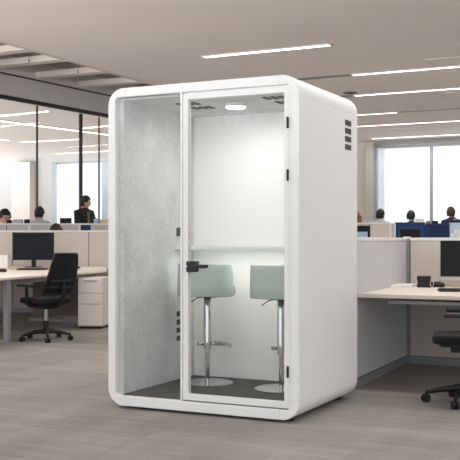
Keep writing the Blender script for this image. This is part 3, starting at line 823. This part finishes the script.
def person(label,o,rz,top,shirt,hairm,seated=True,hs=1.04,bw=1.0,headturn=0,nod=0,long=0,arms=None,lean=0,seed=0,trim=None):
    """top = height of the crown above the floor the person is on"""
    t=thing('person',label,'person',o,rz,None)
    hz=top-.125*hs                                     # head centre
    sh=hz-.15*hs                                       # shoulder line
    hip=sh-.46 if seated else sh-.52
    ly=lean
    P=[(0,0,hip),(0,.01+ly*.2,hip+.15),(0,.02+ly*.5,sh-.16),(0,.01+ly*.9,sh-.02),(0,.02+ly,sh+.07),(0,.03+ly,hz-.05)]
    r=[(.150,.105),(.135,.10),(.150,.105),(.11,.075),.050,.045]
    E=[(0,1),(1,2),(2,3),(3,4),(4,5)]
    names={}
    def add(p,rad,par):
        P.append(p); r.append(rad); E.append((par,len(P)-1)); return len(P)-1
    armset=[]
    for s_ in (-1,1):
        a=add((s_*.180,.0+ly*.85,sh-.05),.062,3)
        if seated: el=(s_*.235,.12+ly,sh-.28); wr=(s_*.16,.36+ly,sh-.30)
        else: el=(s_*.225,.06+ly,sh-.29); wr=(s_*.20,.26+ly,sh-.42)
        b_=add(el,.045,a); c_=add(wr,.030,b_); d_=add((wr[0]*.95,wr[1]+.07,wr[2]-.005),(.038,.018),c_); armset.append((a,b_,c_))
        # fingers
        fb=(wr[0]*.95,wr[1]+.07,wr[2]-.005)
        for q in range(4):
            f1=add((fb[0]+(q-1.5)*.019,fb[1]+.045-abs(q-1.5)*.004,fb[2]-.004),.0095,d_); add((fb[0]+(q-1.5)*.021,fb[1]+.085-abs(q-1.6)*.009,fb[2]-.018),.0075,f1)
        add((fb[0]-s_*.045,fb[1]+.0,fb[2]-.008),.010,c_)
    legs=[]
    for s_ in (-1,1):
        h_=add((s_*.09,0,hip-.04),.088,0)
        if seated: kn=(s_*.12,.42,hip-.02); an=(s_*.12,.40,max(.10,hip-.47))
        else: kn=(s_*.10,.02,hip*.52); an=(s_*.10,-.01,.09)
        k_=add(kn,.058,h_); n_=add(an,.038,k_); f_=add((an[0],an[1]+.13,an[2]-.045),(.035,.026),n_); legs.append((h_,k_,n_,f_))
    me=skin_mesh(P,E,r)
    b=B(); b.bm.from_mesh(me); bpy.data.meshes.remove(me)
    HT=Matrix.Translation((0,.045+ly,hz))@Matrix.Rotation(headturn,4,'Z')@Matrix.Rotation(-nod,4,'X')@Matrix.Scale(hs,4)
    head(b,HT)
    b.build('body','skin',t,ang=180)
    e=B()
    for s_ in (-1,1): e.ball((s_*.03,.084,.004),(.012,.006,.006),10,HT)
    for s_ in (-1,1): e.tube([(s_*.045,.080,.022),(s_*.03,.089,.027),(s_*.014,.090,.022)],.0035,6,HT)
    e.build('eyes','hairblack',t)
    hair(HT,'hair',hairm,t,long,seed)
    # upper garment
    P2=[P[0],P[1],P[2],P[3],(0,.015+ly,sh+.035),(0,.02+ly,sh+.075)]; r2=[(.170,.13),(.165,.125),(.185,.13),(.145,.10),.085,.060]; E2=[(0,1),(1,2),(2,3),(3,4),(4,5)]
    for a,b_,c_ in armset:
        i=len(P2); P2+= [P[a],P[b_],P[c_]]; r2+=[.078,.070,.048]; E2+=[(3,i),(i,i+1),(i+1,i+2)]
    me=skin_mesh(P2,E2,r2); g=B(); g.bm.from_mesh(me); bpy.data.meshes.remove(me); sg=g.build('jacket' if trim else 'shirt',shirt,t,ang=180)
    if trim:
        g=B(); g.box(-.028,.028,.115+ly*.5,.135+ly*.6,hip+.05,sh-.03); g.build('inner_shirt','ptrim',sg,bevel=.008)
    P3=[P[0]];r3=[(.158,.118)];E3=[]
    for h_,k_,n_,f_ in legs:
        i=len(P3); P3+=[P[h_],P[k_],(P[n_][0],P[n_][1],P[n_][2]+.01)]; r3+=[.100,.072,.056]; E3+=[(0,i),(i,i+1),(i+1,i+2)]
    me=skin_mesh(P3,E3,r3); g=B(); g.bm.from_mesh(me); bpy.data.meshes.remove(me); g.build('trousers','trousers',t,ang=180)
    for h_,k_,n_,f_ in legs:
        x,y,z=P[n_]; B().prism([(x+q[0],y+q[1]) for q in rrect(-.048,.048,-.06,.19,.045,6)],z-.09,z-.02).build('shoe','shoe',t,bevel=.02)
    if seated:
        sz=hip-.13
        s2=thing('work_stool','round work stool under '+' '.join(label.split()[:11]),'stool',o,rz,'work stools')
        B().lathe([(.16,sz-.05),(.18,sz-.04),(.18,sz-.01),(.15,sz)],n=28).build('seat','blackfab',s2)
        B().lathe([(.025,.03),(.025,sz-.05)],n=14).build('pole','chrome',s2)
        B().lathe([(.22,0),(.22,.012),(.03,.03)],n=28).build('base','blackplastic',s2)
    return t
FZ=.35
person('person with black hair in a cream shirt at the left picture edge',ptY(4.5,18.45,FZ),math.radians(200),zat(209.3,18.45)-FZ,'shirttan','hairblack',headturn=.35,nod=.3,hs=1.3,seed=1)
person('seated person with black hair in a light grey shirt facing the glass wall',ptY(38.5,18.75,FZ),math.radians(-20),zat(206.8,18.75)-FZ,'shirtgrey','hairblack',headturn=-.2,seed=2)
person('standing person in a dark jacket looking right, left of the booth',ptY(84,18.9,FZ),math.radians(-128),zat(196.0,18.9)-FZ,'jacket','hairblack',seated=False,headturn=.65,nod=.15,seed=3,trim=True)
person('person with dark brown hair sitting low between the left partitions',ptY(56.5,16.85,0),math.radians(180),zat(224.0,16.85),'shirtdark','hairbrown',hs=1.3,headturn=.1,nod=.3,seed=4)
person('person with long auburn hair half hidden by the booth edge',ptY(357,20.6,FZ),math.radians(10),zat(211.5,20.6)-FZ,'shirtgrey','hairauburn',long=1,seed=5)
person('seated person with black hair in a white shirt facing the right window',ptY(380,20.8,FZ),math.radians(-25),zat(209.0,20.8)-FZ,'shirtgrey','hairblack',headturn=-.4,seed=6)
person('seated person with dark hair and brown shirt left of the window mullion',ptY(412,21.0,FZ),math.radians(20),zat(210.5,21.0)-FZ,'shirtdark','hairblack',headturn=-.9,nod=.2,seed=7)
person('seated person with brown hair in a navy shirt near the right picture edge',ptY(452,20.6,FZ),math.radians(15),zat(206.8,20.6)-FZ,'shirtnavy','hairbrown',headturn=-.7,nod=.1,seed=8)

# ------------------------------------------------------------------ light
w=bpy.data.worlds.new('world'); bpy.context.scene.world=w; w.use_nodes=True
nt=w.node_tree; bg=nt.nodes['Background']; tc=nt.nodes.new('ShaderNodeTexCoord')
dt=nt.nodes.new('ShaderNodeVectorMath'); dt.operation='DOT_PRODUCT'; dt.inputs[1].default_value=Vector((-.68,-.73,.1)).normalized()
nt.links.new(tc.outputs['Generated'],dt.inputs[0])
mr=nt.nodes.new('ShaderNodeMapRange'); mr.inputs[1].default_value=-1; mr.inputs[2].default_value=1; mr.inputs[3].default_value=1.25; mr.inputs[4].default_value=1.38
nt.links.new(dt.outputs['Value'],mr.inputs[0])
sx=nt.nodes.new('ShaderNodeSeparateXYZ'); nt.links.new(tc.outputs['Generated'],sx.inputs[0])
m2=nt.nodes.new('ShaderNodeMapRange'); m2.inputs[1].default_value=-.05; m2.inputs[2].default_value=-.2; m2.inputs[3].default_value=1; m2.inputs[4].default_value=4.5
nt.links.new(sx.outputs['Z'],m2.inputs[0])
mm=nt.nodes.new('ShaderNodeMath'); mm.operation='MULTIPLY'; nt.links.new(mr.outputs[0],mm.inputs[0])
m2.inputs[3].default_value=0; m2.inputs[4].default_value=9.0
m3=nt.nodes.new('ShaderNodeMapRange'); m3.inputs[1].default_value=.35; m3.inputs[2].default_value=.9; nt.links.new(dt.outputs['Value'],m3.inputs[0])
m4=nt.nodes.new('ShaderNodeMath'); m4.operation='MULTIPLY_ADD'; m4.inputs[2].default_value=1; nt.links.new(m2.outputs[0],m4.inputs[0]); nt.links.new(m3.outputs[0],m4.inputs[1])
nt.links.new(m4.outputs[0],mm.inputs[1]); nt.links.new(mm.outputs[0],bg.inputs['Strength'])
bg.inputs['Color'].default_value=(.94,.965,1,1)
# booth ceiling lamp
def area(name,loc,size,e,rot=(0,0,0),sy=None,color=(1,1,1)):
    l=bpy.data.lights.new(name,'AREA'); l.energy=e; l.size=size; l.color=color
    if sy: l.shape='RECTANGLE'; l.size_y=sy
    else: l.shape='DISK'
    o=bpy.data.objects.new(name,l); C.objects.link(o); o.location=loc; o.rotation_euler=rot; return o
area('booth_lamp',podpt(.758,.568,2.195),.15,4.5,color=(1,.98,.95))

l=area('counter_lamp_light',podpt(.75,.845,1.138),.95,1.5,rot=(0,0,ANG),sy=.03,color=(1,.98,.95))  # added fill light below the counter, brightens the lower back panel
cam=bpy.data.cameras.new('camera'); co=bpy.data.objects.new('camera',cam); C.objects.link(co)
co.location=(0,0,CH); co.rotation_euler=(PI/2,0,0)
cam.sensor_width=36; cam.lens=36*F/460; cam.shift_y=(HY-230)/460; cam.clip_end=200
sc=bpy.context.scene; sc.camera=co
sc.view_settings.view_transform='Standard'; sc.view_settings.look='None'; sc.view_settings.gamma=1; sc.view_settings.use_curve_mapping=False
sc.view_settings.exposure=0.0
sc.cycles.use_denoising=True; sc.cycles.max_bounces=8; sc.cycles.transparent_max_bounces=16
sc.cycles.sample_clamp_indirect=4
